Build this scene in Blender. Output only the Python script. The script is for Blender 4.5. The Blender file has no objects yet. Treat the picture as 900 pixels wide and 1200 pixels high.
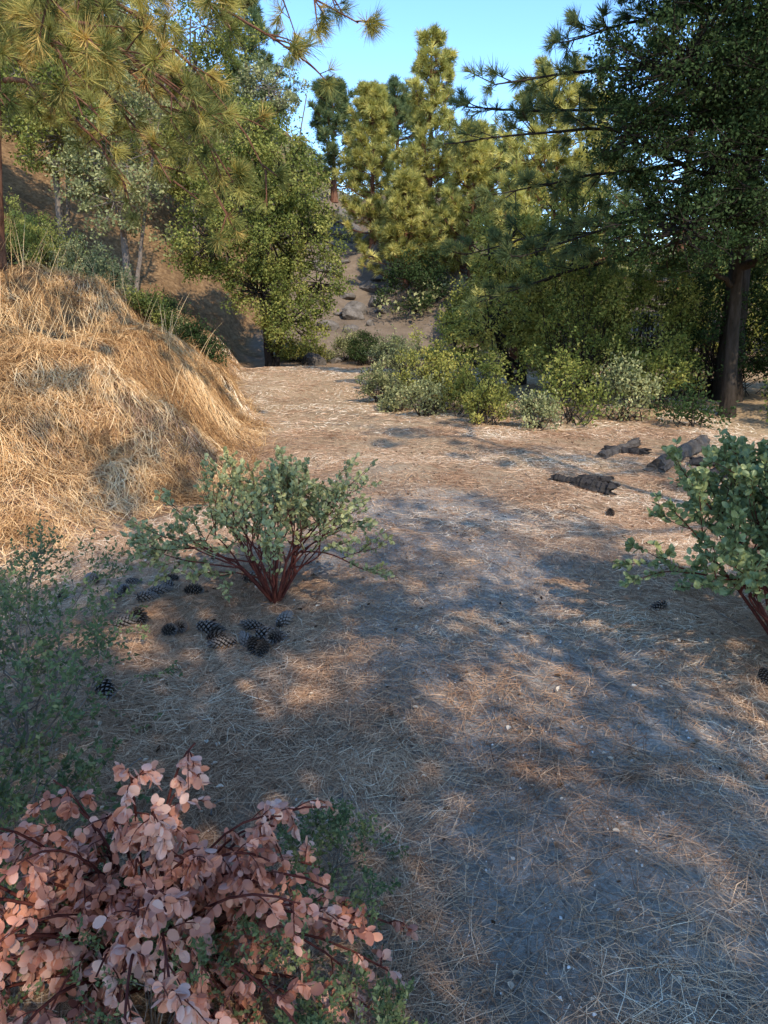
import bpy, math, numpy as np, bmesh
from mathutils import Vector
rng=np.random.default_rng(11)
scene=bpy.context.scene
U=rng.uniform

# ---------------------------------------------------------------- noise / terrain
def _h(ix,iy,s):
    v=np.sin(ix*127.1+iy*311.7+s*74.7)*43758.5453
    return v-np.floor(v)
def vn(x,y,s,seed=0):
    x=np.asarray(x,float)/s; y=np.asarray(y,float)/s
    ix=np.floor(x); iy=np.floor(y); fx=x-ix; fy=y-iy
    fx=fx*fx*(3-2*fx); fy=fy*fy*(3-2*fy)
    a=_h(ix,iy,seed);b=_h(ix+1,iy,seed);c=_h(ix,iy+1,seed);d=_h(ix+1,iy+1,seed)
    return (a*(1-fx)+b*fx)*(1-fy)+(c*(1-fx)+d*fx)*fy
def sm(a,b,t):
    t=np.clip((np.asarray(t,float)-a)/(b-a),0,1); return t*t*(3-2*t)
def toe(y):
    return np.interp(y,[-30,1,3,4.5,6,8,9.7,12,16,20,60],[-6,-3.6,-3.1,-2.3,-1.5,-1.45,-1.65,-2.3,-3.0,-3.5,-4.0])
def H(x,y):
    x=np.asarray(x,float); y=np.asarray(y,float)
    h=0.72*sm(3.5,22,y)
    d=toe(y)+0.7*(vn(x,y,1.0,3)-.5)-x
    dp=np.sqrt(np.maximum(d,0)**2+.12)-.346
    dp=np.maximum(dp,0)
    amp=sm(2.4,7.8,y)
    h=h+amp*2.6*(1-np.exp(-dp/2.0))*(1-.25*sm(11,15,y)*(1-sm(16,21,y)))
    h=h+.36*np.maximum(dp-2,0)*sm(11,19,y)*(1-sm(0,1,(dp-25)/30))
    g=np.maximum(y-20.5,0)
    rise=.40*np.minimum(g,14)+.16*np.clip(g-14,0,60)
    right=sm(1.5,7,x)
    h=h+rise*(1-.62*right)
    h=h+sm(21,28,y)*.30*np.minimum(np.abs(x+1.5),9)*(1-.8*right)
    h=h+np.minimum(.12*np.maximum(x-7,0),3)*sm(8,14,y)
    h=h+.22*(vn(x,y,3.1,1)-.5)*sm(1.5,4,np.hypot(x,y))+.07*(vn(x,y,.8,2)-.5)+.022*(vn(x,y,.27,5)-.5)
    h=h+amp*sm(0,.6,d)*(.22*(vn(x,y,.5,9)-.5)+.65*(vn(x,y,1.2,19)-.5)+.13*(vn(x,y,.22,29)-.5))
    h=h+sm(20,26,y)*(1.1*(vn(x,y,2.4,21)-.5)+.4*(vn(x,y,.9,22)-.5))
    return h

# ---------------------------------------------------------------- mesh builder
class MB:
    def __init__(s): s.V=[];s.F=[];s.R=[];s.M=[];s.n=0
    def add(s,V,F,r,mat=0):
        V=np.asarray(V,float).reshape(-1,3);F=np.asarray(F,np.int64)
        s.V.append(V);s.F.append(F+s.n);s.R.append(np.broadcast_to(np.asarray(r,float),(len(F),)).copy())
        s.M.append(np.full(len(F),mat));s.n+=len(V)
    def build(s,name,mats,parent=None,smooth=False,loc=(0,0,0)):
        me=bpy.data.meshes.new(name)
        V=np.concatenate(s.V)-np.asarray(loc)
        tot=np.concatenate([np.full(len(f),f.shape[1]) for f in s.F])
        li=np.concatenate([f.ravel() for f in s.F])
        st=np.concatenate([[0],np.cumsum(tot)[:-1]])
        me.vertices.add(len(V)); me.vertices.foreach_set('co',V.astype(np.float32).ravel())
        me.loops.add(len(li)); me.loops.foreach_set('vertex_index',li.astype(np.int32))
        me.polygons.add(len(tot)); me.polygons.foreach_set('loop_start',st.astype(np.int32))
        me.update(calc_edges=True)
        me.polygons.foreach_set('material_index',np.concatenate(s.M).astype(np.int32))
        me.polygons.foreach_set('use_smooth',np.full(len(tot),smooth))
        a=me.attributes.new('rnd','FLOAT','FACE'); a.data.foreach_set('value',np.concatenate(s.R).astype(np.float32))
        for m in mats: me.materials.append(m)
        me.update()
        ob=bpy.data.objects.new(name,me); scene.collection.objects.link(ob)
        if parent: ob.parent=parent
        else: ob.location=loc
        return ob
def empty(name,loc):
    e=bpy.data.objects.new(name,None); e.location=loc; e.empty_display_size=.3
    scene.collection.objects.link(e); return e
def nrm(a): return a/np.maximum(np.linalg.norm(a,axis=-1,keepdims=True),1e-9)
def rdir(n):
    return nrm(rng.normal(size=(n,3)))
def scatter(mb,tv,tf,D,T,S,r,mat=0,up=None):
    N=len(T); D=nrm(D)
    ref=rdir(N) if up is None else np.broadcast_to(up,(N,3))+rdir(N)*.25
    X=nrm(np.cross(D,ref)); Z=np.cross(X,D)
    M=np.stack([X,D,Z],1)
    S=np.broadcast_to(np.asarray(S,float),(N,))
    V=np.einsum('kj,njc->nkc',tv,M)*S[:,None,None]+T[:,None,:]
    k=len(tv)
    F=(tf[None]+(np.arange(N)*k)[:,None,None]).reshape(-1,tf.shape[1])
    mb.add(V,F,np.repeat(np.broadcast_to(r,(N,)),len(tf)),mat)
def tubes(mb,P,R,sides=5,r=.5,mat=0):
    P=np.asarray(P,float);N,m,_=P.shape;R=np.broadcast_to(R,(N,m))
    t=nrm(np.gradient(P,axis=1)); mean=nrm(t.mean(1))
    ref=np.where(np.abs(mean[:,2:3])>.8,np.array([[1,.2,0.]]),np.array([[.1,.2,1.]]))
    n1=nrm(np.cross(t,ref[:,None,:])); n2=np.cross(t,n1)
    a=np.linspace(0,2*np.pi,sides,endpoint=False)
    V=P[:,:,None,:]+R[:,:,None,None]*(np.cos(a)[:,None]*n1[:,:,None,:]+np.sin(a)[:,None]*n2[:,:,None,:])
    i=np.arange(m-1)[:,None];j=np.arange(sides)[None]
    q=np.stack([i*sides+j,i*sides+(j+1)%sides,(i+1)*sides+(j+1)%sides,(i+1)*sides+j],-1).reshape(-1,4)
    F=(q[None]+(np.arange(N)*m*sides)[:,None,None]).reshape(-1,4)
    mb.add(V,F,np.repeat(np.broadcast_to(r,(N,)),len(q)),mat)
def bez(A,B,C,m):
    t=np.linspace(0,1,m)[None,:,None]
    return (1-t)**2*A[:,None]+2*t*(1-t)*B[:,None]+t*t*C[:,None]

# ---------------------------------------------------------------- templates
RH=np.array([[0,0,0],[.3,.45,.05],[0,1,0],[-.3,.45,.05]]);RHF=np.array([[0,1,2,3]])
_mid=[(0,0,0),(0,.35,-.04),(0,.7,-.04),(0,1,.02)]
_r=[(.16,.1,.03),(.33,.38,.07),(.31,.7,.06),(.13,.94,.04)]
OV=np.array(_mid+_r+[(-a,b,c) for a,b,c in _r])
OVF=np.array([[0,4,5,1],[1,5,6,2],[2,6,7,3],[1,9,8,0],[2,10,9,1],[3,11,10,2]])
def tuft(n,w,seed,spread=1.0,back=.35):
    g=np.random.default_rng(seed);V=[];F=[]
    for i in range(n):
        s=g.uniform(-back,0); th=spread*g.uniform(.12,1.15); ph=g.uniform(0,2*np.pi)
        d=np.array([math.sin(th)*math.cos(ph),math.cos(th),math.sin(th)*math.sin(ph)])
        L=g.uniform(.7,1); side=np.cross(d,g.normal(size=3));side/=np.linalg.norm(side)
        b=np.array([0,s,0]);m=b+d*L*.55;bend=g.normal(size=3)*.05
        e=b+d*L+bend;k=len(V)
        V+= [b-side*w*.5,b+side*w*.5,m+side*w*.5,m-side*w*.5,e]
        F.append([k,k+1,k+2,k+3]);F.append([k+3,k+2,k+4,k+4])
    return np.array(V),F
def tuftT(n,w,seed,**k):
    V,F=tuft(n,w,seed,**k)
    T=[]
    for f in F:
        if f[2]==f[3] : T.append([f[0],f[1],f[2]])
        else: T+= [[f[0],f[1],f[2]],[f[0],f[2],f[3]]]
    return V,np.array(T)
TN=[tuftT(56,.020,s,spread=1.15) for s in (1,2,3)]
TM=[tuftT(44,.032,s) for s in (7,8,9)]
TF=[tuftT(22,.05,s,spread=1.1) for s in (4,5,6)]

# ---------------------------------------------------------------- materials
def newmat(name):
    m=bpy.data.materials.new(name);m.use_nodes=True;nt=m.node_tree;nt.nodes.clear()
    o=nt.nodes.new('ShaderNodeOutputMaterial');return m,nt,o
def ramp(nt,cols):
    r=nt.nodes.new('ShaderNodeValToRGB');e=r.color_ramp.elements
    n=len(cols)
    for i,c in enumerate(cols):
        p=i/(n-1)
        if i<2: el=e[i];el.position=p
        else: el=e.new(p)
        el.color=(*[min(1,v) for v in c],1)
    return r
def leafmat(name,cols,trans=.3,rough=.55,spec=.3,gain=1.0,fancy=False):
    m,nt,o=newmat(name);N=nt.nodes;L=nt.links
    a=N.new('ShaderNodeAttribute');a.attribute_name='rnd'
    r=ramp(nt,[tuple(v*gain for v in c) for c in cols]);L.new(a.outputs['Fac'],r.inputs[0])
    if fancy:
        p=N.new('ShaderNodeBsdfPrincipled');p.inputs['Roughness'].default_value=rough
        p.inputs['Specular IOR Level'].default_value=spec
        L.new(r.outputs[0],p.inputs['Base Color'])
    else:
        p=N.new('ShaderNodeBsdfDiffuse');L.new(r.outputs[0],p.inputs[0])
    if trans<=0:
        L.new(p.outputs[0],o.inputs[0]);return m
    t=N.new('ShaderNodeBsdfTranslucent')
    hs=N.new('ShaderNodeHueSaturation');hs.inputs['Saturation'].default_value=1.15;hs.inputs['Value'].default_value=1.2
    L.new(r.outputs[0],hs.inputs['Color']);L.new(hs.outputs[0],t.inputs[0])
    mx=N.new('ShaderNodeMixShader');mx.inputs[0].default_value=trans
    L.new(p.outputs[0],mx.inputs[1]);L.new(t.outputs[0],mx.inputs[2]);L.new(mx.outputs[0],o.inputs[0])
    return m
def roughmat(name,c1,c2,scale=12,stretch=(1,1,.25),bump=.4,rough=.9,c3=None):
    m,nt,o=newmat(name);N=nt.nodes;L=nt.links
    tc=N.new('ShaderNodeTexCoord');mp=N.new('ShaderNodeMapping');mp.inputs['Scale'].default_value=stretch
    L.new(tc.outputs['Object'],mp.inputs[0])
    n=N.new('ShaderNodeTexNoise');n.inputs['Scale'].default_value=scale;n.inputs['Detail'].default_value=8;n.inputs['Roughness'].default_value=.7
    L.new(mp.outputs[0],n.inputs['Vector'])
    v=N.new('ShaderNodeTexVoronoi');v.feature='DISTANCE_TO_EDGE';v.inputs['Scale'].default_value=scale*.8
    L.new(mp.outputs[0],v.inputs['Vector'])
    r=ramp(nt,[c1,c2] if c3 is None else [c1,c2,c3]);r.color_ramp.elements[0].position=.3;r.color_ramp.elements[len(r.color_ramp.elements)-1].position=.72
    L.new(n.outputs[0],r.inputs[0])
    mu=N.new('ShaderNodeMath');mu.operation='MULTIPLY_ADD';mu.inputs[1].default_value=1.5
    L.new(v.outputs['Distance'],mu.inputs[0]);L.new(n.outputs[0],mu.inputs[2])
    b=N.new('ShaderNodeBump');b.inputs['Strength'].default_value=bump;b.inputs['Distance'].default_value=.04
    L.new(mu.outputs[0],b.inputs['Height'])
    p=N.new('ShaderNodeBsdfDiffuse')
    L.new(r.outputs[0],p.inputs[0]);L.new(b.outputs[0],p.inputs['Normal']);L.new(p.outputs[0],o.inputs[0])
    return m
M_oakD=leafmat('oak_leaf_dark',[(.018,.033,.013),(.045,.07,.025),(.085,.115,.045)],.2,gain=1.05)  # dark green; low albedo also carries the right oak's shade
M_oakM=leafmat('oak_leaf_mid',[(.035,.05,.014),(.12,.13,.033),(.27,.24,.07)],.25,gain=1.75)
M_oakY=leafmat('oak_leaf_yellow',[(.06,.07,.02),(.20,.195,.05),(.42,.35,.10)],.3,gain=1.6)
M_gray=leafmat('gray_green_leaf',[(.05,.058,.03),(.15,.155,.07),(.30,.275,.13)],.2,gain=1.8)
M_pineN=leafmat('pine_needle_near',[(.035,.045,.015),(.11,.115,.038),(.27,.23,.07),(.40,.24,.09)],.25,gain=1.9)
M_pineB=leafmat('pine_needle_blue',[(.04,.06,.03),(.09,.115,.05),(.20,.20,.075)],.25,gain=1.65)
M_pineY=leafmat('pine_needle_yellow',[(.09,.095,.03),(.27,.25,.075),(.50,.43,.16)],.3,gain=1.8)
M_manz=leafmat('manzanita_leaf',[(.09,.11,.05),(.20,.21,.095),(.32,.31,.14),(.42,.36,.14)],.2,.5,.4,1.3,True)
M_manz2=leafmat('manzanita_leaf_green',[(.08,.11,.05),(.17,.20,.085),(.29,.30,.13)],.2,.45,.4,1.4,True)
M_pink=leafmat('dead_leaf_pink',[(.17,.065,.045),(.40,.155,.10),(.60,.27,.18),(.55,.33,.26),(.72,.42,.30)],.15,.5,.35,1.2,True)
M_fine=leafmat('scrub_leaf',[(.05,.072,.034),(.10,.125,.056),(.18,.19,.09)],.2,gain=1.5)
M_litter=leafmat('dry_needle',[(.08,.04,.024),(.26,.14,.08),(.46,.275,.16),(.64,.44,.28),(.84,.68,.50)],.0,gain=1.25)
M_straw=leafmat('dry_straw',[(.13,.065,.03),(.42,.23,.10),(.66,.41,.19),(.84,.62,.36)],.1,gain=1.12)
M_bark=roughmat('oak_bark',(.02,.016,.012),(.07,.055,.045),14)
M_barkR=roughmat('pine_bark',(.04,.018,.012),(.17,.08,.05),9,(1,1,.3),.8,c3=(.26,.14,.09))
M_twig=roughmat('dead_twig',(.12,.09,.07),(.30,.25,.21),30)
M_manzbark=roughmat('manzanita_bark',(.07,.02,.018),(.18,.06,.045),25)
M_char=roughmat('charred_wood',(.015,.014,.014),(.08,.07,.065),14,(1,1,1),.9)
M_log=roughmat('weathered_log',(.04,.033,.028),(.17,.145,.125),10,(1,1,1),.7)
M_rock=roughmat('granite',(.08,.068,.058),(.27,.235,.205),6,(1,1,1),.7)
M_peb=leafmat('pebble',[(.2,.17,.145),(.38,.34,.30),(.56,.51,.46),(.85,.80,.74)],0)

# ---------------------------------------------------------------- ground
def axis(segs):
    out=[]
    for a,b,s in segs:
        n=max(1,int(round((b-a)/s)));out+=list(np.linspace(a,b,n,endpoint=False))
    out.append(segs[-1][1]);return np.array(out)
gx=axis([(-400,-60,40),(-60,-20,3),(-20,-6,.35),(-6,-4,.1),(-4,3.2,.045),(3.2,7,.1),(7,20,.4),(20,60,3),(60,400,40)])
gy=axis([(-400,-40,40),(-40,-6,2),(-6,.4,.4),(.4,8,.045),(8,13,.08),(13,34,.2),(34,60,1),(60,400,20)])
GX,GY=np.meshgrid(gx,gy);GZ=H(GX,GY)
def bare(x,y):
    c=.55+.12*np.sin(y*1.1)-.08*y*sm(3,9,y); w=1.0+.3*sm(1,4,y)
    b=1-sm(.2,1,np.abs(x-c)/w/1.15)
    b=b*(1-.55*sm(4.5,8.0,y))*(1-sm(9,14,y))
    b=b*(.32+1.6*vn(x,y,.45,31)*(.40+vn(x,y,1.1,32)))+.4*sm(.5,.8,vn(x,y,.8,33))*(1-sm(4,9,y))
    return np.clip(b,0,1)
def moundmask(x,y):
    return sm(-.25,.35,toe(y)+.7*(vn(x,y,.6,41)-.5)-x)*sm(3.3,4.8,y)
mb=MB();ny,nx=GX.shape
i=np.arange(ny-1)[:,None];j=np.arange(nx-1)[None]
F=np.stack([i*nx+j,i*nx+j+1,(i+1)*nx+j+1,(i+1)*nx+j],-1).reshape(-1,4)
mb.add(np.stack([GX,GY,GZ],-1),F,0)
m,nt,o=newmat('ground_soil');N=nt.nodes;L=nt.links
def nz(scale,detail=8,rough=.65,vec=None):
    n=N.new('ShaderNodeTexNoise');n.inputs['Scale'].default_value=scale;n.inputs['Detail'].default_value=detail;n.inputs['Roughness'].default_value=rough
    L.new((vec or tc.outputs['Object']),n.inputs['Vector']);return n
def mixc(f,a,b):
    x=N.new('ShaderNodeMix');x.data_type='RGBA'
    L.new(f,x.inputs[0]);L.new(a,x.inputs[6]);L.new(b,x.inputs[7]);return x.outputs[2]
tc=N.new('ShaderNodeTexCoord')
soil=ramp(nt,[(.19,.15,.12),(.52,.43,.35),(.72,.63,.53)]);soil.color_ramp.elements[0].position=.37;soil.color_ramp.elements[2].position=.63
L.new(nz(28,10,.8).outputs[0],soil.inputs[0])
spk=N.new('ShaderNodeTexVoronoi');spk.inputs['Scale'].default_value=90;L.new(tc.outputs['Object'],spk.inputs['Vector'])
spr=ramp(nt,[(.15,.12,.10),(.50,.42,.35),(.88,.82,.74)]);spr.color_ramp.elements[1].position=.6;L.new(spk.outputs['Color'],spr.inputs[0])
hf=N.new('ShaderNodeValue');hf.outputs[0].default_value=.45
soilc=mixc(hf.outputs[0],soil.outputs[0],spr.outputs[0])
lit=ramp(nt,[(.06,.032,.02),(.24,.15,.09),(.45,.295,.18),(.64,.46,.29)]);lit.color_ramp.elements[0].position=.30;lit.color_ramp.elements[3].position=.77
mp=N.new('ShaderNodeMapping');mp.inputs['Scale'].default_value=(1,.12,1);mp.inputs['Rotation'].default_value=(0,0,.6)
L.new(tc.outputs['Object'],mp.inputs[0])
na=nz(60,6,.75,mp.outputs[0])
mp2=N.new('ShaderNodeMapping');mp2.inputs['Scale'].default_value=(.12,1,1);mp2.inputs['Rotation'].default_value=(0,0,.3)
L.new(tc.outputs['Object'],mp2.inputs[0]);nb=nz(60,6,.75,mp2.outputs[0])
mxn=N.new('ShaderNodeMath');mxn.operation='MAXIMUM';L.new(na.outputs[0],mxn.inputs[0]);L.new(nb.outputs[0],mxn.inputs[1])
L.new(mxn.outputs[0],lit.inputs[0])
at=N.new('ShaderNodeAttribute');at.attribute_name='bare'
c=mixc(at.outputs['Fac'],lit.outputs[0],soilc)
at4=N.new('ShaderNodeAttribute');at4.attribute_name='painted_sun'
sun_ramp=ramp(nt,[(.22,.135,.075),(.54,.37,.215),(.76,.58,.37)]);sun_ramp.color_ramp.elements[0].position=.33;sun_ramp.color_ramp.elements[2].position=.67;L.new(nz(22,10,.8).outputs[0],sun_ramp.inputs[0])  # paler ground colour paints sunlight onto the clearing beyond the foreground
c=mixc(at4.outputs['Fac'],c,sun_ramp.outputs[0])
hl=ramp(nt,[(.09,.066,.05),(.24,.18,.13),(.40,.31,.23)]);L.new(nz(3,10,.75).outputs[0],hl.inputs[0])  # hill dirt, darkened to put the slopes' shade into the colour
at2=N.new('ShaderNodeAttribute');at2.attribute_name='hill'
c=mixc(at2.outputs['Fac'],c,hl.outputs[0])
at3=N.new('ShaderNodeAttribute');at3.attribute_name='mound'
ml_=ramp(nt,[(.09,.05,.03),(.24,.145,.075),(.42,.27,.14)]);ml_.color_ramp.elements[0].position=.3;ml_.color_ramp.elements[2].position=.7;L.new(nz(9,10,.75).outputs[0],ml_.inputs[0])
c=mixc(at3.outputs['Fac'],c,ml_.outputs[0])
big=nz(1.3,4,.6);bm=N.new('ShaderNodeMapRange');bm.inputs[1].default_value=.3;bm.inputs[2].default_value=.7;bm.inputs[3].default_value=.78;bm.inputs[4].default_value=1.2
L.new(big.outputs[0],bm.inputs[0])
vm=N.new('ShaderNodeVectorMath');vm.operation='SCALE';L.new(c,vm.inputs[0]);L.new(bm.outputs[0],vm.inputs['Scale'])
p=N.new('ShaderNodeBsdfDiffuse')
L.new(vm.outputs[0],p.inputs[0])
ad=N.new('ShaderNodeMath');ad.operation='ADD';L.new(mxn.outputs[0],ad.inputs[0]);L.new(nz(35,10,.8).outputs[0],ad.inputs[1])
b=N.new('ShaderNodeBump');b.inputs['Strength'].default_value=.9;b.inputs['Distance'].default_value=.035
L.new(ad.outputs[0],b.inputs['Height']);L.new(b.outputs[0],p.inputs['Normal']);L.new(p.outputs[0],o.inputs[0])
M_ground=m
gr=mb.build('ground',[M_ground],smooth=True)
def pattr(nm,v):
    a=gr.data.attributes.new(nm,'FLOAT','POINT');a.data.foreach_set('value',np.asarray(v).ravel().astype(np.float32))
pattr('bare',bare(GX,GY));pattr('mound',moundmask(GX,GY));pattr('painted_sun',.85*sm(5.0,8,GY)*(1-sm(16,19,GY)))
pattr('hill',np.maximum(sm(18,20.5,GY),sm(1.5,4,toe(GY)-GX)*sm(9,13,GY)))

# ---------------------------------------------------------------- litter strands
def strands(mb,x,y,yaw,L,w,lift,r,curve=.15,lift2=None):
    n=len(x);d=np.stack([np.cos(yaw),np.sin(yaw)],1);s=np.stack([-d[:,1],d[:,0]],1)
    cv=rng.normal(size=n)*curve*L
    P=np.stack([x,y],1);pts=[]
    for t,k in ((-.5,0),(0,1),(.5,0)):
        c=P+d*(t*L)[:,None]+s*(k*cv)[:,None];pts.append(c)
    V=np.zeros((n,6,3));hh=[lift,lift*1.2+.002,lift if lift2 is None else lift2]
    for k,c in enumerate(pts):
        z=H(c[:,0],c[:,1])+hh[k]
        ww=w*(1 if k<2 else .5)
        a1=c+s*(ww/2)[:,None];a2=c-s*(ww/2)[:,None]
        V[:,2*k,:2]=a1;V[:,2*k+1,:2]=a2;V[:,2*k,2]=z;V[:,2*k+1,2]=z+ww*.3*rng.normal(size=n)
    q=np.array([[0,1,3,2],[2,3,5,4]])
    F=(q[None]+(np.arange(n)*6)[:,None,None]).reshape(-1,4)
    mb.add(V,F,np.repeat(r,2))
mb=MB()
def near(n,x0,x1,y0,y1,wl,wh,rb=0):
    y=y0+(y1-y0)*U(0,1,n)**1.15;x=U(x0,x1,n)
    k=U(0,1,n)<(1.0-.78*bare(x,y))*(.2+1.2*vn(x,y,.35,51)*(.5+vn(x,y,.11,56)));x=x[k];y=y[k];n=len(x)
    L=U(.06,.19,n);r=np.clip(rb-.02+.55*U(0,1,n)+.6*vn(x,y,.7,52)*U(.2,1.3,n),0,1)
    strands(mb,x,y,U(0,2*np.pi,n),L,U(wl,wh,n),U(.001,.012,n)**1.0,r)
near(75000,-1.6,2.0,.6,2.4,.0010,.0018)
near(170000,-2.6,3.2,2.2,5.5,.0014,.0026)
near(70000,-3,5,5,9.5,.003,.0048,.08)
near(34000,-4,5,9,18,.006,.010,.2)  # strands here and just nearer get paler tones, painting in trail sunlight
n=4200;x=U(-2.5,3,n);y=U(.8,7,n)
for s in range(3):
    strands(mb,x,y,U(0,6.28)+vn(x,y,.05,60)*40+s*.12,U(.12,.2,n),np.where(y<2.4,.0016,.0022),U(.006,.025,n),U(.05,.6,n),.1)
mb.build('pine_needle_litter',[M_litter])
mb=MB()
n=130000;y=U(3.4,15,n)**1.0;x=toe(y)+.6-U(0,1,n)**1.3*4.7
k=(U(0,1,n)<moundmask(x,y)*np.clip(2.2*vn(x,y,.45,61)*(.2+vn(x,y,1.3,63)),.04,1));x=x[k];y=y[k];n=len(x)
e=.15;gxd=(H(x+e,y)-H(x-e,y));gyd=(H(x,y+e)-H(x,y-e))
yaw=np.arctan2(-gyd,-gxd)+rng.normal(size=n)*.85+(vn(x,y,.5,66)-.5)*3.6
strands(mb,x,y,yaw,U(.07,.26,n),U(.003,.006,n),U(.002,.07,n),np.clip(-.15+.6*U(0,1,n)+.85*vn(x,y,.35,62),0,1),.24,U(0,.09,n))
n=460;y=U(4.6,12,n);x=toe(y)+.1-U(.0,3.5,n)
xx=np.repeat(x,26)+rng.normal(size=n*26)*.05;yy=np.repeat(y,26)+rng.normal(size=n*26)*.05
A=np.stack([xx,yy,H(xx,yy)-.02],1);hh=np.repeat(U(.06,.24,n),26)
D=nrm(rdir(n*26)*.8+np.array([.3,-.1,.8]));C=A+D*(hh*U(.6,1.2,n*26))[:,None];B=(A+C)/2+np.array([0,0,.05])
C[:,2]-=.03
tubes(mb,bez(A,B,C,4),np.linspace(.0026,.001,4)[None],3,np.repeat(U(.05,.8,n),26)+U(-.1,.2,n*26))
n=260;y=U(7,12,n);x=toe(y)-U(.6,3.2,n);A=np.stack([x,y,H(x,y)-.02],1);C=A+nrm(rdir(n)*.5+np.array([.2,-.1,1]))*U(.2,.7,n)[:,None]
B=(A+C)/2+np.array([0,0,.06]);tubes(mb,bez(A,B,C,5),np.linspace(.003,.001,5)[None],3,U(.6,1,n))
mb.build('dry_grass',[M_straw])

# pebbles
mb=MB();n=17000
OC=np.array([[1,0,0],[-1,0,0],[0,1,0],[0,-1,0],[0,0,.7],[0,0,-.7]],float)*.5
OCF=np.array([[0,2,4],[2,1,4],[1,3,4],[3,0,4],[2,0,5],[1,2,5],[3,1,5],[0,3,5]])
x=U(-1.8,2.6,n);y=U(.7,7,n);k=U(0,1,n)<.08+bare(x,y)*1.2;x=x[k];y=y[k];n=len(x)
S=.003+.012*U(0,1,n)**4
scatter(mb,OC,OCF,rdir(n)*np.array([1,1,.3]),np.stack([x,y,H(x,y)+S*.15],1),S,U(0,1,n))
mb.build('gravel',[M_peb])
# sticks on ground
mb=MB();n=360;x=U(-2.2,4,n);y=U(.9,11,n);a=U(0,6.28,n);L=U(.06,.35,n)*np.where(U(0,1,n)<.1,1.8,1)
A=np.stack([x,y,H(x,y)+.008],1);x2=x+np.cos(a)*L;y2=y+np.sin(a)*L
C=np.stack([x2,y2,H(x2,y2)+.012],1);B=(A+C)/2+rng.normal(size=(n,3))*np.array([.03,.03,.006])
tubes(mb,bez(A,B,C,5),(np.linspace(1,.4,5)[None]*U(.0015,.005,n)[:,None]),5)
mb.build('twigs',[M_twig])
# curled fallen leaves and bark flakes
mb=MB();n=1700;x=U(-2.4,3,n);y=U(.8,8,n)
scatter(mb,OV*np.array([1,1,3]),OVF,rdir(n)*np.array([1,1,.25]),np.stack([x,y,H(x,y)+.012],1),U(.010,.028,n),U(0,1,n),up=np.array([0,0,1.]))
n=500;x=U(-2.4,3.4,n);y=U(1.5,9,n)
scatter(mb,OV*np.array([.7,1,3]),OVF,rdir(n)*np.array([1,1,.25]),np.stack([x,y,H(x,y)+.008],1),U(.012,.035,n),U(-.1,.25,n),up=np.array([0,0,1.]))
mb.build('fallen_leaves',[leafmat('fallen_leaf',[(.05,.03,.02),(.30,.19,.12),(.52,.38,.26),(.68,.58,.46)],.1)])

# ---------------------------------------------------------------- vegetation generators
def smoothpath(pts,m):
    pts=np.array(pts,float);t=np.linspace(0,len(pts)-1,m)
    out=np.stack([np.interp(t,np.arange(len(pts)),pts[:,k]) for k in range(3)],1)
    for _ in range(3): out[1:-1]=(out[:-2]+out[1:-1]*2+out[2:])/4
    return out
def trunk(mb,pts,r0,r1,m=26,sides=14,mat=0,flare=.35):
    P=smoothpath(pts,m);t=np.linspace(0,1,m);R=r0+(r1-r0)*t**.8+r0*flare*np.exp(-t*14)
    P[1:,:2]+=rng.normal(size=(m-1,2))*r0*.06
    tubes(mb,P[None],R[None],sides,.5,mat);return P
def clumps(mbL,mbW,C,rad,nl,size,flat=.75,droop=.1,tmpl=(RH,RHF),ntw=5,tw=.006,outb=.5):
    n=len(C);rad=np.broadcast_to(rad,(n,))
    d=rdir(n*nl);r=np.repeat(rad,nl)*U(.1,1,n*nl)**.6
    T=np.repeat(C,nl,0)+d*r[:,None]*np.array([1,1,flat])
    D=d*outb+rdir(n*nl)*.7+np.array([0,0,-droop])
    cr=np.repeat(U(0,1,n),nl);rr=np.clip(.5*cr+.5*U(0,1,n*nl),0,1)
    scatter(mbL,tmpl[0],tmpl[1],D,T,size*U(.6,1.25,n*nl),rr)
    if ntw:
        A=np.repeat(C,ntw,0);E=A+rdir(n*ntw)*np.repeat(rad,ntw)[:,None]*.9*np.array([1,1,flat])
        B=(A+E)/2+rng.normal(size=A.shape)*.05
        tubes(mbW,bez(A,B,E,4),(np.linspace(1,.3,4)*tw)[None],3)
def lobepts(l,n):
    d=rdir(n);r=U(.25,1.12,n)**.5
    return np.array(l[:3])+d*r[:,None]*np.array(l[3:6])
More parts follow.
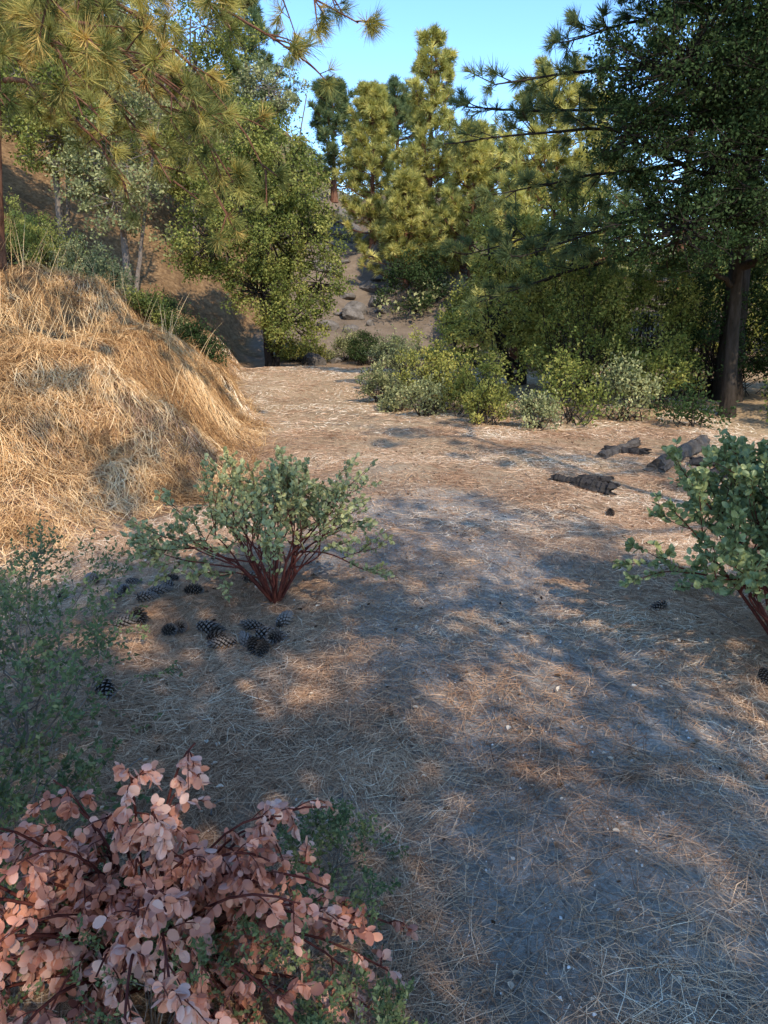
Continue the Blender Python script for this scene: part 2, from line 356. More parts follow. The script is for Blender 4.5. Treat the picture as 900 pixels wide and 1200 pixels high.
def broadleaf(name,pts,r0,lobes,dens,crad,nl,size,ml,mbk,flat=.75,tmpl=(RH,RHF),ntw=5,multi=1,gz=True):
    base=np.array(pts[0],float)
    if gz: base[2]=H(base[0],base[1])-.08;pts=[tuple(base)]+[tuple(q) for q in pts[1:]]
    e=empty(name,tuple(base));W=MB();Lf=MB()
    P=trunk(W,pts,r0,r0*.35)
    for k in range(1,multi):
        a=U(0,6.28);o_=np.array([math.cos(a),math.sin(a),0])
        q=[tuple(base+o_*.15),tuple(base+o_*.6+np.array([0,0,(pts[-1][2]-base[2])*.5])),tuple(np.array(pts[-1])+o_*.9)]
        trunk(W,q,r0*.6,r0*.2)
    for l in lobes:
        c=np.array(l[:3]);vol=l[3]*l[4]*l[5]
        hz=c[2]-.9*l[5];k=np.argmin(np.abs(P[:,2]-max(hz,base[2]+.3)));A=P[k][None]
        B=((A+c)/2+np.array([0,0,-.25*l[5]]));tubes(W,bez(A,B,c[None],10)+rng.normal(size=(1,10,3))*.02,(np.linspace(.42,.16,10)*r0)[None],7)
        n=max(4,int(dens*vol**.8));C=lobepts(l,n)
        A=np.repeat(c[None],n,0)+(C-c)*U(0,.3,(n,1))
        B=(A+C)/2+rng.normal(size=C.shape)*.12*l[3]
        tubes(W,bez(A,B,C,6),(np.linspace(1,.3,6)*min(.022,r0*.15))[None],4)
        clumps(Lf,W,C,crad*U(.45,1.35,n),nl,size,flat,tmpl=tmpl,ntw=ntw)
    inv=tuple(base)
    w=W.build('trunk_and_branches',[mbk],smooth=True,loc=inv);w.location=(0,0,0);w.parent=e
    f=Lf.build('foliage',[ml],loc=inv);f.location=(0,0,0);f.parent=e
    return e
def boughs(W,Nd,A,B,C,r0,nsub,sub,ntf,ts,T,tlo=.3,rise=.25,side=.9):
    n=len(A);tubes(W,bez(A,B,C,12)+rng.normal(size=(n,12,3))*.012,np.linspace(1,.22,12)[None]*np.broadcast_to(r0,(n,))[:,None],6)
    t=np.clip(np.linspace(tlo,1,nsub)[None]+U(-.05,.05,(n,nsub)),0,1)
    P=(1-t)[...,None]**2*A[:,None]+2*(t*(1-t))[...,None]*B[:,None]+(t**2)[...,None]*C[:,None]
    tg=nrm(2*(1-t)[...,None]*(B-A)[:,None]+2*t[...,None]*(C-B)[:,None])
    sd=nrm(np.cross(tg,[0,0,1.]))*np.where(np.arange(nsub)%2,1,-1)[None,:,None]
    D=nrm(tg*.8+sd*side*(1.05-t)[...,None]*1.3+rng.normal(size=P.shape)*.3+np.array([0,0,.1]))
    Ls=sub*(1.15-.75*t)*U(.6,1.2,t.shape)
    P=P.reshape(-1,3);D=D.reshape(-1,3);Ls=Ls.reshape(-1)
    E=P+D*Ls[:,None]+np.array([0,0,1])*(Ls*rise)[:,None]
    Bm=P+D*(Ls*.55)[:,None]
    tubes(W,bez(P,Bm,E,6),np.linspace(.010,.004,6)[None],4)
    for k in range(ntf):
        q=1-.75*k/max(ntf,1)*U(.6,1.1,len(P))
        q=np.clip(q,0,1)[:,None]
        X=(1-q)**2*P+2*q*(1-q)*Bm+q*q*E
        dd=nrm(nrm(E-P)+rng.normal(size=P.shape)*(.25 if k==0 else .75)+np.array([0,0,.25]))
        if k>0:
            s=dd*.10*U(.3,1.6,(len(P),1));X2=X+s
            tubes(W,bez(X,X+s*.5,X2,3),np.linspace(.005,.003,3)[None],3);X=X2
        for v in range(3):
            m_=rng.integers(0,3,len(P))==v
            if m_.any(): scatter(Nd,T[v][0],T[v][1],dd[m_],X[m_],ts*U(.75,1.15,m_.sum()),np.clip(U(0,1,m_.sum())*.85+(U(0,1,m_.sum())<.04)*.3,0,1))
def pine(name,x,y,height,r0,start,Lm,nl,nsub,ntf,ts,T,mn,lean=(0,0),shape=1.0,sub=.45,up=.25):
    z=float(H(x,y))-.1;e=empty(name,(x,y,z));W=MB();Nd=MB()
    top=np.array([x+lean[0],y+lean[1],z+height])
    P=trunk(W,[(x,y,z),((x+top[0])/2,(y+top[1])/2,z+height*.5),tuple(top)],r0,.02,30)
    t=np.sort(U(0,1,nl));h=z+start+(height-start)*t
    a=np.arange(nl)*2.4+U(-.4,.4,nl)
    L=Lm*((1-t)**.75*shape+.10)*U(.45,1.25,nl)
    A=np.stack([np.interp(h,P[:,2],P[:,k]) for k in range(3)],1)
    d=np.stack([np.cos(a),np.sin(a),0*a],1)
    C=A+d*L[:,None]+np.array([0,0,1])*(L*(up+.3*t))[:,None];B=A+d*(L*.55)[:,None]+np.array([0,0,1])*(L*.02)[:,None]
    boughs(W,Nd,A,B,C,.012+.012*L,nsub,sub,ntf,ts,T)
    inv=(x,y,z)
    w=W.build('trunk_and_branches',[M_barkR],smooth=True,loc=inv);w.location=(0,0,0);w.parent=e
    f=Nd.build('needles',[mn],loc=inv);f.location=(0,0,0);f.parent=e
    return e
def shrub(name,x,y,rx,ry,h,n,crad,nl,size,ml,tmpl=(RH,RHF),flat=.8,mbk=None,low=.15,stems=14):
    z=float(H(x,y));e=empty(name,(x,y,z));W=MB();Lf=MB()
    d=rdir(n);d[:,2]=np.abs(d[:,2]);rr=U(.3,1,n)**.5*(1+.35*(vn(d[:,0]*2+x,d[:,1]*2+d[:,2]*1.7,.6,5)-.5))
    C=np.array([x,y,z+low*h])+d*rr[:,None]*np.array([rx,ry,h*(1-low)])
    C[:,2]+= (H(C[:,0],C[:,1])-z)*.6
    A=np.array([x,y,z-.05])+rng.normal(size=(n,3))*np.array([.25*rx,.25*ry,0]);A[:,2]=H(A[:,0],A[:,1])-.03
    B=(A+C)/2+rng.normal(size=C.shape)*.08
    tubes(W,bez(A,B,C,6),(np.linspace(1,.3,6)*.009)[None],4)
    clumps(Lf,W,C,crad*U(.5,1.3,n),nl,size,flat,droop=-.25,tmpl=tmpl,ntw=4,tw=.004)
    k=rng.integers(0,n,n//2);A=C[k];E=A+nrm(d[k]+rdir(len(k))*.5+np.array([0,0,.6]))*crad*U(1.0,2.0,(len(k),1))
    tubes(W,bez(A,(A+E)/2,E,3),np.linspace(.004,.002,3)[None],3)
    t=U(.2,1,(len(k),14,1));X=(A[:,None]*(1-t)+E[:,None]*t).reshape(-1,3)+rng.normal(size=(len(k)*14,3))*.02
    scatter(Lf,tmpl[0],tmpl[1],rdir(len(X))+np.array([0,0,.5]),X,size*U(.6,1.1,len(X)),np.repeat(U(.3,1,len(k)),14))
    inv=(x,y,z)
    w=W.build('stems',[mbk or M_bark],smooth=True,loc=inv);w.location=(0,0,0);w.parent=e
    f=Lf.build('foliage',[ml],loc=inv);f.location=(0,0,0);f.parent=e
    return e

# right live oak (dark green leaves, kept darker to paint in its shade)
broadleaf('live_oak_tree',[(5.0,10.8,0),(4.95,10.8,1.6),(4.85,10.7,3.2),(4.8,10.6,5),(4.9,10.2,7.5)],.10,
 [(3.8,10.0,2.7,.9,1.0,.6),(5.2,9.8,2.75,1.0,1.0,.55),(4.2,10.0,3.6,1.1,1.0,.7),(6.2,9.8,3.2,1.0,1.1,.9),(3.6,9.8,4.5,1.0,1.0,.8),(5.1,9.8,4.4,1.3,1.2,.9),(6.6,10,4.6,1.2,1.2,1.1),
  (4.3,9.7,5.5,1.1,1.1,.9),(5.8,9.9,6.0,1.3,1.2,.9),(4.6,9.9,6.9,1.3,1.3,.9),(3.5,10.2,6.4,.8,.8,.7),(6.3,10,7.6,1.5,1.4,1.1),(3.3,9.6,5.6,.7,.7,.6),(2.95,9.9,3.8,.5,.6,.45),
  (3.4,9.0,8.3,1.2,1.1,.5),(2.6,8.9,8.8,.9,.9,.4)],  # high lobes above the view, added to shade the far clearing
 112,.28,120,.05,M_oakD,M_bark)
# right understory
for (x,y,rx,ry,h,mm) in [(3.1,12.0,1.0,.9,2.3,M_oakM),(4.3,12.6,1.1,1,2.6,M_oakM),(5.6,12.8,1.2,1.1,2.8,M_oakD),(7.2,12.2,1.3,1.2,2.9,M_oakD),(2.5,9.9,.5,.45,.85,M_oakM),(3.3,10.2,.5,.5,.8,M_gray),(4.1,11.2,.6,.5,1.2,M_oakM),(6.2,10.6,.7,.6,1.3,M_oakD),(4.0,9.6,.4,.35,.55,M_oakD),(5.7,9.9,.5,.4,.7,M_oakM)]:
    shrub('scrub_oak_bush',x,y,rx,ry,h,int(46*rx*h),.24,100,.052,mm)
# yellow-green right oak, leaf colour brightened in place of sunlight
broadleaf('oak_tree',[(2.6,14.2,0),(2.6,14.2,1.5),(2.8,14.2,3)],.10,
 [(1.9,13.6,1.5,.9,.8,.9),(2.9,13.4,1.7,.9,.9,1.0),(2.2,14.2,2.9,.8,.8,.7),(3.5,14,3.0,1.1,1,1.0),(1.3,13.6,1.05,.6,.6,.7)],66,.25,110,.06,M_oakY,M_bark,multi=3)
for (x,y,rx,ry,h,mm) in [(.25,13.2,.65,.6,1.0,M_gray),(.8,11.6,.6,.5,1.1,M_oakY),(-.05,12.3,.35,.3,.6,M_gray),(1.4,10.7,.55,.5,1.0,M_oakM),(1.95,9.5,.28,.25,.45,M_gray),(.6,10.7,.3,.28,.55,M_gray),(1.3,9.8,.3,.28,.5,M_oakY),(.2,11.5,.25,.25,.4,M_gray)]:
    shrub('sagebrush',x,y,rx,ry,h,int(62*rx*h)+10,.15,90,.042,mm)
# mid-left oak
broadleaf('live_oak_tree',[(-2.8,18.5,0),(-2.9,18.4,3),(-2.9,18.3,5.5)],.11,
 [(-2.2,17.7,1.6,.8,.9,.7),(-2.9,17.8,2.3,.9,.9,.8),(-3.9,17.8,3.4,1.0,1,.8),(-2.6,17.8,3.5,1.1,1,.9),(-1.7,18,3.6,.75,.8,.8),(-3.6,18,4.6,1.0,1.1,.8),(-2.1,17.8,4.8,.9,1,.8),(-2.9,18,5.7,.7,.9,.7),(-1.5,17.8,2.5,.65,.6,.7)],66,.28,115,.068,M_oakM,M_bark,multi=2)
# left hillside trees
for (x,y,h,s,mm) in [(-5.9,17.8,5.2,1.0,M_gray),(-7.6,18.5,6.5,1.2,M_oakM),(-10.2,18,6.5,1.3,M_gray),(-5.4,22.5,7.0,1.2,M_oakM),(-8.8,23,8,1.4,M_gray),(-12.8,21,8.5,1.5,M_oakM),(-3.6,26,6.0,1.0,M_gray)]:
    zb=float(H(x,y))
    lob=[(x+U(-.9,.9)*s,y+U(-.9,.9)*s,zb+h*f,.95*s*U(.7,1.2),1.0*s,.75*s*U(.8,1.2)) for f in (.36,.45,.52,.62,.75,.88)]
    broadleaf('oak_tree',[(x,y,0),(x,y,zb+h*.5),(x+.3,y,zb+h*.9)],.09,lob,38,.32,90,.085,mm,M_twig,multi=2)
# centre and right background pines
pine('pine_tree',1.5,26,6.4,.14,.3,1.5,90,9,3,.27,TF,M_pineY,up=.35)
pine('pine_tree',-.4,28,5.3,.13,.3,1.3,75,9,3,.27,TF,M_pineY,up=.35)
pine('pine_tree',2.7,24,4.2,.12,.3,1.4,70,8,3,.27,TF,M_pineY,up=.3)
pine('pine_tree',.7,25,3.2,.10,.3,1.1,50,8,3,.26,TF,M_pineY,up=.3)
pine('pine_tree',4.4,20.5,7.0,.15,.8,2.3,90,9,3,.27,TF,M_pineY,up=.25)
pine('pine_tree',3.0,17.5,3.6,.09,.3,1.3,50,8,3,.25,TF,M_pineY,up=.3)
pine('pine_tree',7.6,20,9.5,.17,1,2.6,75,9,3,.26,TF,M_pineB,up=.2)
for (x,y,h) in [(-2.2,35,4.5),(.6,36,4.5),(-5.5,33,6),(4.5,33,4.0),(8.5,30,6.5),(12,26,8),(11,18,7)]:
    pine('pine_tree',x,y,h,.15,.4,2.0,55,8,3,.33,TF,M_pineB,up=.3)
for (x,y,rx,ry,h,mm) in [(1.0,23.3,1.1,.9,1.7,M_oakD),(2.6,21.5,1.2,1,1.5,M_oakM),(-3.6,25,.9,.9,1.3,M_oakM),(-2.9,30,1.0,.9,1.5,M_oakD),(4.6,18,1.4,1.2,2.0,M_oakM),(7.5,16.5,1.6,1.4,2.6,M_oakM),(10,14,1.8,1.5,3,M_oakM)]:
    shrub('chaparral_bush',x,y,rx,ry,h,int(30*rx*h),.31,85,.075,mm)
for (x,y,rx,ry,h,mm) in [(-2.1,19.6,.7,.6,.55,M_oakY),(-.9,19.8,.6,.5,.7,M_gray),(-.45,18.9,.5,.5,.9,M_oakD),(.3,17.4,.5,.4,.8,M_gray)]:
    shrub('low_bush',x,y,rx,ry,h,int(70*rx)+10,.16,90,.042,mm)
# mound bushes
for (x,y,rx,ry,h,mm) in [(-3.1,11.3,.5,.5,.8,M_oakD),(-2.65,11.0,.35,.4,.5,M_oakD),(-4.4,11.6,.8,.6,.8,M_gray),(-5.6,11.5,.9,.6,.8,M_oakY),(-4.0,13.5,.8,.6,.8,M_gray),(-6.5,14,1.2,1,1.4,M_oakM),(-3.7,10.2,.45,.35,.5,M_gray),(-3.0,9.9,.3,.25,.35,M_oakM)]:
    shrub('ceanothus_bush',x,y,rx,ry,h,int(90*rx*h)+16,.16,105,.036,mm)
# hillside brush mass
W=MB();Lf=MB();n=520
y=U(22,60,n);x=U(-26,26,n);k=~((np.abs(x+1.7)<1.9)&(y<31))
x=x[k];y=y[k];n=len(x)
C=np.stack([x,y,H(x,y)+.35],1);C=np.repeat(C,5,0)+rng.normal(size=(n*5,3))*np.array([.5,.5,.3])
clumps(Lf,W,C,.5,38,.13,.8,ntw=0);Lf.build('hillside_brush',[M_gray])

# left foreground pine: trunk and hanging boughs
tx=-4.66;zt=float(H(tx,9.2));e=empty('pine_tree',(tx,9.2,zt));W=MB();Nd=MB()
trunk(W,[(tx-.03,9.2,zt-.1),(tx+.30,9.2,zt+2.7),(tx+.58,9.2,zt+5.4),(tx+.7,9.2,zt+8.1)],.15,.09,40,18)
def A_(l): return np.array(l,float)
tx=-4.25
A=A_([(tx,9.2,4.6),(tx,9.2,5.2),(tx,9.2,5.4),(tx,9.2,4.6),(tx,9.2,4.2),(tx,9.2,5.8),(tx,9.2,5.0),(tx,9.2,6.2),(tx,9.2,4.9),(tx,9.2,5.6),(tx,9.2,5.3),(tx,9.2,4.8),(tx,9.2,5.1),(tx,9.2,5.0)])
B=A_([(-3.2,8.0,4.6),(-2.4,8.4,5.1),(-2.4,7.4,4.9),(-3.9,7.4,4.5),(-3.4,8.6,4.0),(-2.2,8.4,5.5),(-3.2,6.6,4.7),(-2.4,8.4,6.2),(-2.8,7.6,4.4),(-3.4,8.2,5.2),(-2.2,7.2,4.7),(-2.6,8.4,4.7),(-3.3,7.6,4.9),(-2.4,7.8,4.4)])
C=A_([(-1.85,7.0,2.75),(-1.1,7.6,2.9),(-.6,6.8,3.6),(-3.0,6.3,3.2),(-2.6,8.0,2.9),(-.25,7.6,4.2),(-2.0,5.6,3.4),(-.5,8.4,4.7),(-1.4,6.2,3.1),(-1.9,7.9,3.7),(-1.2,6.0,3.7),(-1.6,8.0,2.6),(-2.5,6.8,3.2),(-1.3,7.0,2.75)])
boughs(W,Nd,A,B,C,.03,16,.72,4,.19,TN,tlo=.22,rise=-.12)
inv=(-4.66,9.2,zt)
w=W.build('trunk_and_boughs',[M_barkR],smooth=True,loc=inv);w.location=(0,0,0);w.parent=e
f=Nd.build('needles',[M_pineN],loc=inv);f.location=(0,0,0);f.parent=e
# right pine reaching left
x0,y0=5.6,12.2;zt=float(H(x0,y0));e=empty('pine_tree',(x0,y0,zt));W=MB();Nd=MB()
trunk(W,[(x0,y0,zt-.1),(x0,y0,zt+4),(x0+.1,y0,zt+9)],.2,.08,40,16)
A=A_([(x0,y0,3.3),(x0,y0,4.4),(x0,y0,5.2),(x0,y0,6.0),(x0,y0,3.0),(x0,y0,6.6),(x0,y0,3.6),(x0,y0,4.8),(x0,y0,4.0)])
B=A_([(3.8,11.4,3.2),(3.6,11.2,4.3),(3.8,11.0,5.0),(3.8,11.0,5.6),(3.6,12,2.6),(4.2,11,6.2),(3.5,12.4,3.2),(3.4,12,4.5),(3.6,11.6,3.8)])
C=A_([(1.9,11.0,2.45),(1.0,10.8,3.9),(1.4,10.4,4.5),(2.2,10.2,4.9),(1.5,11.6,1.9),(2.6,10,5.5),(1.3,12.2,2.6),(1.2,11.8,4.6),(1.6,11,3.3)])
boughs(W,Nd,A,B,C,.04,14,.8,5,.2,TM,tlo=.45,rise=.1)
inv=(x0,y0,zt)
w=W.build('trunk_and_boughs',[M_bark],smooth=True,loc=inv);w.location=(0,0,0);w.parent=e
f=Nd.build('needles',[M_pineB],loc=inv);f.location=(0,0,0);f.parent=e

# trees beside and behind the viewpoint (they shade the foreground)
for (x,y,h,s) in [(3.2,-2.2,7.2,1.0),(1.3,-3.0,7.3,1.0),(5.3,-1.0,7.6,1.0),(3.2,-5.6,7.8,1.1),(7.4,.6,7.6,1.0),(5.6,-4.6,8.4,1.1),(.4,-5.2,7.4,1.0),(-1.0,-3.2,5.6,.9)]:
    lob=[(x+U(-1.3,1.3)*s,y+U(-1.3,1.3)*s,h*f,1.15*s*U(.75,1.2),1.15*s*U(.75,1.2),.5*s) for f in (.42,.5,.6,.7,.8,.9)]
    broadleaf('live_oak_tree',[(x,y,0),(x,y,h*.5),(x+.3,y,h*.85)],.09,lob,27,.29,70,.095,M_oakM,M_bark,ntw=3)
broadleaf('live_oak_tree',[(1.4,-1.3,0),(1.3,-1.3,4),(1.0,-1.0,8)],.07,[(.9,-.9,7.2,.8,.8,.4),(.1,-.3,7.7,.7,.6,.35),(1.5,-.2,7.9,.5,.7,.4)],34,.28,72,.09,M_oakM,M_bark,ntw=3)  # unseen tree added, crown placed to dapple the mound
broadleaf('live_oak_tree',[(5.0,1.6,0),(4.9,1.5,4),(4.5,1.4,8)],.08,[(4.5,1.0,7.0,.9,.8,.35),(3.6,1.4,7.8,.7,.7,.3),(4.8,2.4,8.2,.7,.9,.4),(5.6,1.4,6.2,.8,.8,.4)],28,.26,72,.09,M_oakM,M_bark,ntw=3)  # unseen tree added, sparse crown placed to dapple the mid trail

# ---------------------------------------------------------------- close shrubs (recursive)
def grow(base,dirs,L0,r0,levels,split,spread,upw,lenf=.72,seed=0):
    P=np.repeat(np.array(base,float)[None],len(dirs),0) if np.ndim(base)==1 else base
    D=nrm(np.array(dirs,float));out=[];L=np.full(len(D),L0);r=r0
    for lv in range(levels):
        Ls=L*U(.7,1.2,len(D));B=P+D*(Ls*.5)[:,None]+rng.normal(size=P.shape)*(Ls*.08)[:,None]
        D2=nrm(D+rng.normal(size=P.shape)*.22+np.array([0,0,upw]));E=B+D2*(Ls*.5)[:,None]
        out.append((P,B,E,r,r*.65));
        P=np.repeat(E,split,0);D=nrm(np.repeat(D2,split,0)+rng.normal(size=P.shape)*spread+np.array([0,0,upw*.5]))
        L=np.repeat(L,split)*lenf;r*=.62
    return out
def closebush(name,base,dirs,L0,r0,levels,split,spread,upw,leafn,ls,ml,mbk,lenf=.72,tmpl=(OV,OVF),leaflv=1,droop=0,ext=.02,rr=(0,1)):
    base=np.array(base,float);e=empty(name,tuple(base));W=MB();Lf=MB()
    out=grow(base,dirs,L0,r0,levels,split,spread,upw,lenf)
    for (P,B,E,ra,rb) in out: tubes(W,bez(P,B,E,6),np.linspace(ra,rb,6)[None],6)
    for (P,B,E,ra,rb) in out[-leaflv:]:
        n=len(P);t=U(.15,1.08,(n,leafn));tt=t[...,None]
        X=(1-tt)**2*P[:,None]+2*tt*(1-tt)*B[:,None]+tt*tt*E[:,None]
        d=nrm(E-P)[:,None]*.7+nrm(rng.normal(size=X.shape))*.9+np.array([0,0,.15-droop])
        X=X+nrm(rng.normal(size=X.shape))*ext*.3
        cr=np.repeat(U(0,1,n),leafn)
        scatter(Lf,tmpl[0],tmpl[1],d.reshape(-1,3),X.reshape(-1,3),ls*U(.65,1.2,n*leafn),rr[0]+(rr[1]-rr[0])*np.clip(.4*cr+.6*U(0,1,n*leafn),0,1))
    w=W.build('stems',[mbk],smooth=True,loc=tuple(base));w.location=(0,0,0);w.parent=e
    f=Lf.build('leaves',[ml],loc=tuple(base));f.location=(0,0,0);f.parent=e
    return e
def fan(n,tilt,seed=0):
    a=np.arange(n)*2.4+U(-.3,.3,n);t=tilt*U(.15,1.1,n)
    return np.stack([np.sin(t)*np.cos(a),np.sin(t)*np.sin(a),np.cos(t)],1)
hb=float(H(-.6,3.85))
closebush('manzanita_bush',(-.6,3.85,hb-.03),fan(22,.8),.28,.009,5,2,.38,.08,10,.029,M_manz,M_manzbark,leaflv=3,lenf=.76)
hb=float(H(1.95,3.35))
closebush('manzanita_bush',(1.95,3.35,hb-.03),fan(34,.62),.39,.011,5,2,.38,.08,15,.036,M_manz2,M_manzbark,leaflv=3,lenf=.70)
# scrub at left edge
for (x,y,L0,n) in [(-1.35,2.5,.22,14),(-1.75,3.3,.22,11),(-1.1,1.75,.16,14),(-1.5,1.9,.19,13),(-1.3,2.1,.18,10)]:
    hb=float(H(x,y));closebush('scrub_bush',(x,y,hb-.02),fan(n,.9),L0,.005,5,2,.5,.1,9,.021,M_fine,M_twig,leaflv=3,lenf=.8,tmpl=(RH,RHF))
for (x,y,L0,n) in [(-.25,1.45,.11,14),(-.5,1.3,.10,14),(-.85,1.45,.12,14),(-.15,1.8,.08,12),(-.06,1.2,.07,12)]:
    hb=float(H(x,y));closebush('scrub_bush',(x,y,hb-.02),fan(n,1.15),L0,.0022,5,2,.5,.06,8,.014,M_fine,M_twig,leaflv=2,lenf=.8,tmpl=(RH,RHF))
# dying manzanita with pink leaves
base=np.array([-.58,1.5,float(H(-.58,1.5))-.02]);e=empty('dead_manzanita_bush',tuple(base));W=MB();Lf=MB()
n=90;a=np.concatenate([U(-3.5,.45,n)]);rad=U(.08,.60,n)
C=base+np.stack([np.cos(a)*rad*.95+np.where(np.cos(a)>0,.10,0)*rad,np.sin(a)*rad*.95,U(.10,.66,n)-.28*rad],1)
A=base+rng.normal(size=(n,3))*.03;B=(A+C)/2+np.array([0,0,.24])
tubes(W,bez(A,B,C,9),np.linspace(.005,.002,9)[None],6)
k=7;t=U(.40,1,(n,k));tt=t[...,None]
S=((1-tt)**2*A[:,None]+2*tt*(1-tt)*B[:,None]+tt*tt*C[:,None]).reshape(-1,3)
out_=nrm((C-base)*np.array([1,1,0]));D=np.repeat(out_,k,0)*.5+rng.normal(size=(n*k,3))*.6+np.array([0,0,.1])
L=U(.04,.12,n*k);M1=S+nrm(D)*(L*.6)[:,None];E=M1+nrm(D*.4+np.array([0,0,-.9]))*(L*.5)[:,None]
tubes(W,bez(S,M1,E,5),np.linspace(.0018,.0009,5)[None],4)
q=14;t=np.clip(np.linspace(.1,1.05,q)[None]+U(-.05,.05,(n*k,q)),0,1.05);tt=t[...,None]
X=((1-tt)**2*S[:,None]+2*tt*(1-tt)*M1[:,None]+tt*tt*E[:,None])
d=nrm(rng.normal(size=X.shape))*.75+nrm(E-S)[:,None]*.45+np.array([0,0,-.45])
cr=np.repeat(np.repeat(U(0,1,n),k),q)
scatter(Lf,OV*np.array([1.1,1,1.0]),OVF,d.reshape(-1,3),X.reshape(-1,3),U(.015,.033,n*k*q),np.clip(.5*cr+.5*U(0,1,n*k*q),0,1))
w=W.build('stems',[M_manzbark],smooth=True,loc=tuple(base));w.location=(0,0,0);w.parent=e
f=Lf.build('leaves',[M_pink],loc=tuple(base),smooth=True);f.location=(0,0,0);f.parent=e

# ---------------------------------------------------------------- pine cones
mbc=MB();V=[];F=[]
K=80
for i in range(K):
    t=(i+.5)/K;ph=i*2.39996;z=(t*1.0-.5)*1.25;R=.31*math.sin(math.pi*min(1,(t*.86+.12)))**.75+.03
    o_=np.array([math.cos(ph),math.sin(ph),0]);s=np.array([-o_[1],o_[0],0]);up=np.array([0,0,1.])
    w_=.07*(.6+.6*math.sin(math.pi*t));tip=o_*(R+.05)+up*(z+.07+.12*t);core=o_*.05+up*(z-.06)
    k=len(V)
    V+=[core-s*w_*.3,core+s*w_*.3,o_*R*.85+s*w_+up*(z+.02+.05*t),tip+up*.01,o_*R*.85-s*w_+up*(z+.02+.05*t),o_*R*.85-up*.035+up*z]
    F+=[[k,k+1,k+2],[k,k+2,k+4],[k+4,k+2,k+3],[k,k+5,k+1],[k+1,k+5,k+2],[k+5,k+3,k+2],[k,k+4,k+5],[k+4,k+3,k+5]]
rr_=[.8 if q in (2,5,7) else .1 for _ in range(K) for q in range(8)]
mbc.add(np.array(V),np.array(F),np.array(rr_))
P=np.array([[[0,0,-.6],[0,0,0],[0,0,.55]]],float);tubes(mbc,P,np.array([[.06,.08,.03]]),6,0)
M_cone2=leafmat('pine_cone',[(.045,.036,.031),(.25,.21,.185)],0)
proto=mbc.build('pine_cone',[M_cone2]);cme=proto.data;bpy.data.objects.remove(proto)
cones=[]
def pile(cx,cy,n,s,sy=None):
    for _ in range(n): cones.append((cx+rng.normal()*s,cy+rng.normal()*(sy or s)))
pile(-1.42,4.05,11,.24,.13);pile(-1.1,3.5,5,.16);pile(-.66,3.4,10,.16,.11)
cones+=[(1.5,3.8),(1.66,2.95),(1.8,5.7),(-1.2,2.9)]
for (x,y) in cones:
    ob=bpy.data.objects.new('pine_cone',cme);scene.collection.objects.link(ob)
    s=U(.08,.13);ob.scale=(s,s,s);ob.location=(x,y,float(H(x,y))+s*.22)
    ob.rotation_euler=(U(1.1,2.0),U(-.3,.3),U(0,6.28))

# ---------------------------------------------------------------- rocks, logs
def rock(name,x,y,sx,sy,sz,mat,sink=.3,seed=0,rot=0,jag=.35):
    me=bpy.data.meshes.new(name);bm=bmesh.new();bmesh.ops.create_icosphere(bm,subdivisions=4,radius=1)
    g=np.random.default_rng(seed);pl=[(g.normal(size=3),g.uniform(.55,.9)) for _ in range(14)]
    for v in bm.verts:
        c=np.array(v.co)
        for n_,d_ in pl:
            n_=n_/np.linalg.norm(n_);q=c@n_
            if q>d_: c=c-n_*(q-d_)*.92
        c=c*(1+.06*jag*math.sin(c[0]*9+seed)*math.sin(c[1]*11)+.04*jag*math.sin(c[2]*23+c[0]*17))
        v.co=c*np.array([sx,sy,sz])
    bm.to_mesh(me);bm.free();me.materials.append(mat)
    ob=bpy.data.objects.new(name,me);scene.collection.objects.link(ob)
    ob.location=(x,y,float(H(x,y))+sz*(1-2*sink)*.6);ob.rotation_euler=(U(-.2,.2),U(-.2,.2),rot);return ob
rock('rock',-1.75,19.0,.32,.28,.27,M_log,seed=3);rock('rock',-1.25,19.4,.18,.2,.14,M_rock,seed=4)
for k in range(60):
    y=21.5+13*(k/60)+U(-.5,.5);x=-1.5+rng.normal()*(.7+.02*k)
    s=U(.3,1.2)*(.45+.013*k)
    rock('boulder',x,y,s*U(.4,.9),s*U(.4,.8),s*U(.3,.6),M_rock,sink=.4,seed=10+k,rot=U(0,6))
for k,(x,y) in enumerate([(-11,24.5),(-10.2,25),(-12,25.5)]): rock('boulder',x,y,1.2,1,1.1,M_rock,seed=90+k)
def log(name,a,b,r,mat,broken=True,seed=0):
    g=np.random.default_rng(seed);m=18;sides=16
    a=np.array(a,float);b=np.array(b,float)
    a[2]+=float(H(a[0],a[1]));b[2]+=float(H(b[0],b[1]))
    P=a+(b-a)*np.linspace(0,1,m)[:,None]+np.cumsum(g.normal(size=(m,3))*r*.05,0)
    mb=MB();R=r*(1+.10*g.normal(size=m));tubes(mb,P[None],R[None],sides)
    V=mb.V[0].reshape(m,sides,3);V+=(V-P[:,None])*g.normal(size=(1,sides,1))*.10
    ax=nrm(b-a);V[0]+=ax*g.uniform(-.6,.3,(sides,1))*r*1.0;V[-1]+=ax*g.uniform(-.3,1,(sides,1))*r*1.3
    mb.V[0]=V.reshape(-1,3)
    for q,idx in ((P[0]+ax*r*.3,0),(P[-1]-ax*r*.3,(m-1)*sides)):
        ring=V[0] if idx==0 else V[-1]
        mb.add(np.concatenate([ring,q[None]]),np.array([[i_,(i_+1)%sides,sides] for i_ in range(sides)]),.5)
    o_=mb.build(name,[mat],smooth=False,loc=tuple(P[0]));return o_
log('fallen_log',(2.75,7.35,.05),(3.6,8.3,.09),.085,M_log,seed=1)
log('fallen_log',(2.35,7.9,.02),(2.95,8.5,.04),.05,M_log,seed=2)
log('charred_log',(3.05,7.1,.04),(3.45,7.2,.05),.06,M_char,seed=3)
log('charred_log',(1.75,6.6,.02),(2.0,6.42,.05),.06,M_char,seed=4)
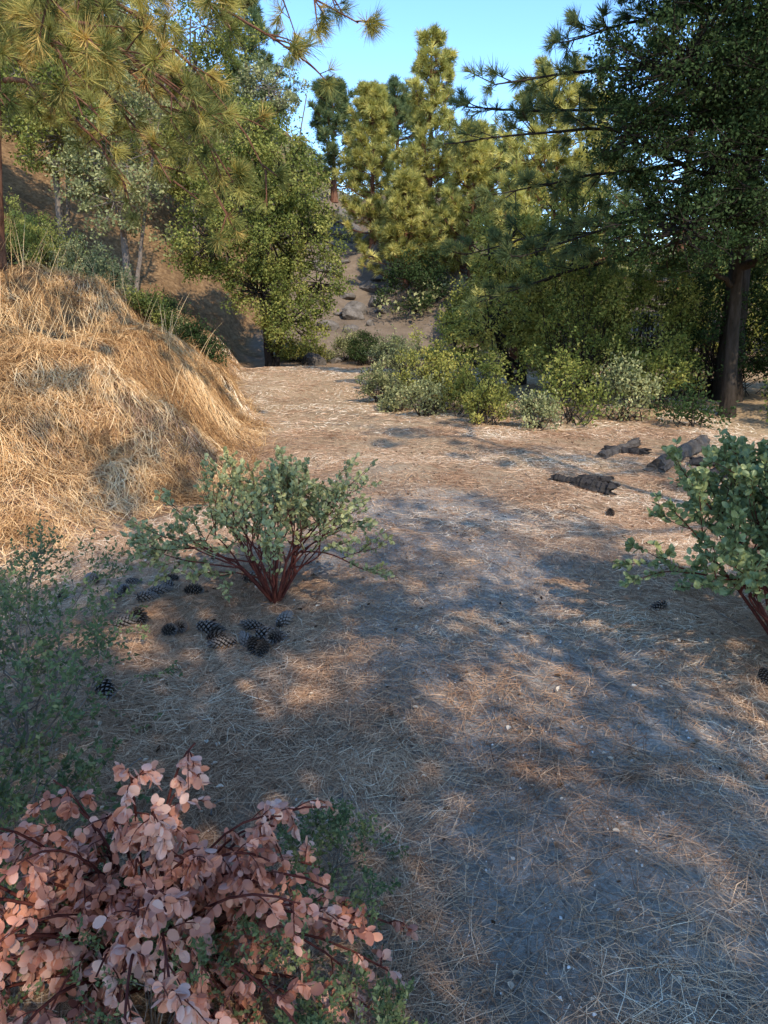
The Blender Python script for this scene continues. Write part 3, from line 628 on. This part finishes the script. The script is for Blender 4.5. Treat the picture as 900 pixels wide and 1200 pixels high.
log('charred_log',(1.58,6.8,.02),(1.82,6.66,.03),.045,M_char,seed=5)
log('charred_log',(1.85,6.85,.03),(2.1,6.75,.06),.04,M_char,seed=6)
log('charred_log',(2.5,8.3,.02),(2.9,8.0,.05),.045,M_char,seed=7)
log('charred_log',(3.2,7.6,.03),(3.7,7.5,.05),.045,M_char,seed=8)

# ---------------------------------------------------------------- light, sky, camera
el=math.radians(42);hx,hy=.42,-.907
sd=Vector((hx*math.cos(el),hy*math.cos(el),math.sin(el)))
sun=bpy.data.lights.new('sun','SUN');sun.energy=5;sun.angle=math.radians(.53);sun.color=(1,.90,.72)
so=bpy.data.objects.new('sun',sun);scene.collection.objects.link(so);so.rotation_euler=(-sd).to_track_quat('-Z','Y').to_euler();so.location=(20,-20,30)
w=bpy.data.worlds.new('World');scene.world=w;w.use_nodes=True;nt=w.node_tree;nt.nodes.clear()
s=nt.nodes.new('ShaderNodeTexSky');s.sky_type='NISHITA';s.sun_disc=False;s.sun_elevation=el;s.sun_rotation=math.atan2(hx,hy)
s.altitude=1500;s.air_density=1.0;s.dust_density=.3;s.ozone_density=1.0
hs=nt.nodes.new('ShaderNodeHueSaturation');hs.inputs['Saturation'].default_value=1.2;hs.inputs['Value'].default_value=2.9
bg=nt.nodes.new('ShaderNodeBackground');bg.inputs[1].default_value=.15
oo=nt.nodes.new('ShaderNodeOutputWorld');nt.links.new(s.outputs[0],hs.inputs['Color']);nt.links.new(hs.outputs[0],bg.inputs[0]);nt.links.new(bg.outputs[0],oo.inputs[0])
cam=bpy.data.cameras.new('camera');cam.sensor_fit='VERTICAL';cam.sensor_height=24;cam.lens=12/math.tan(math.radians(34.7));cam.clip_end=2000;cam.clip_start=.05
co=bpy.data.objects.new('camera',cam);scene.collection.objects.link(co);co.location=(0,0,1.5);co.rotation_euler=(math.radians(76),0,0)
scene.camera=co
scene.view_settings.view_transform='Standard';scene.view_settings.look='None';scene.view_settings.exposure=0
print('faces',sum(len(m_.polygons) for m_ in bpy.data.meshes))
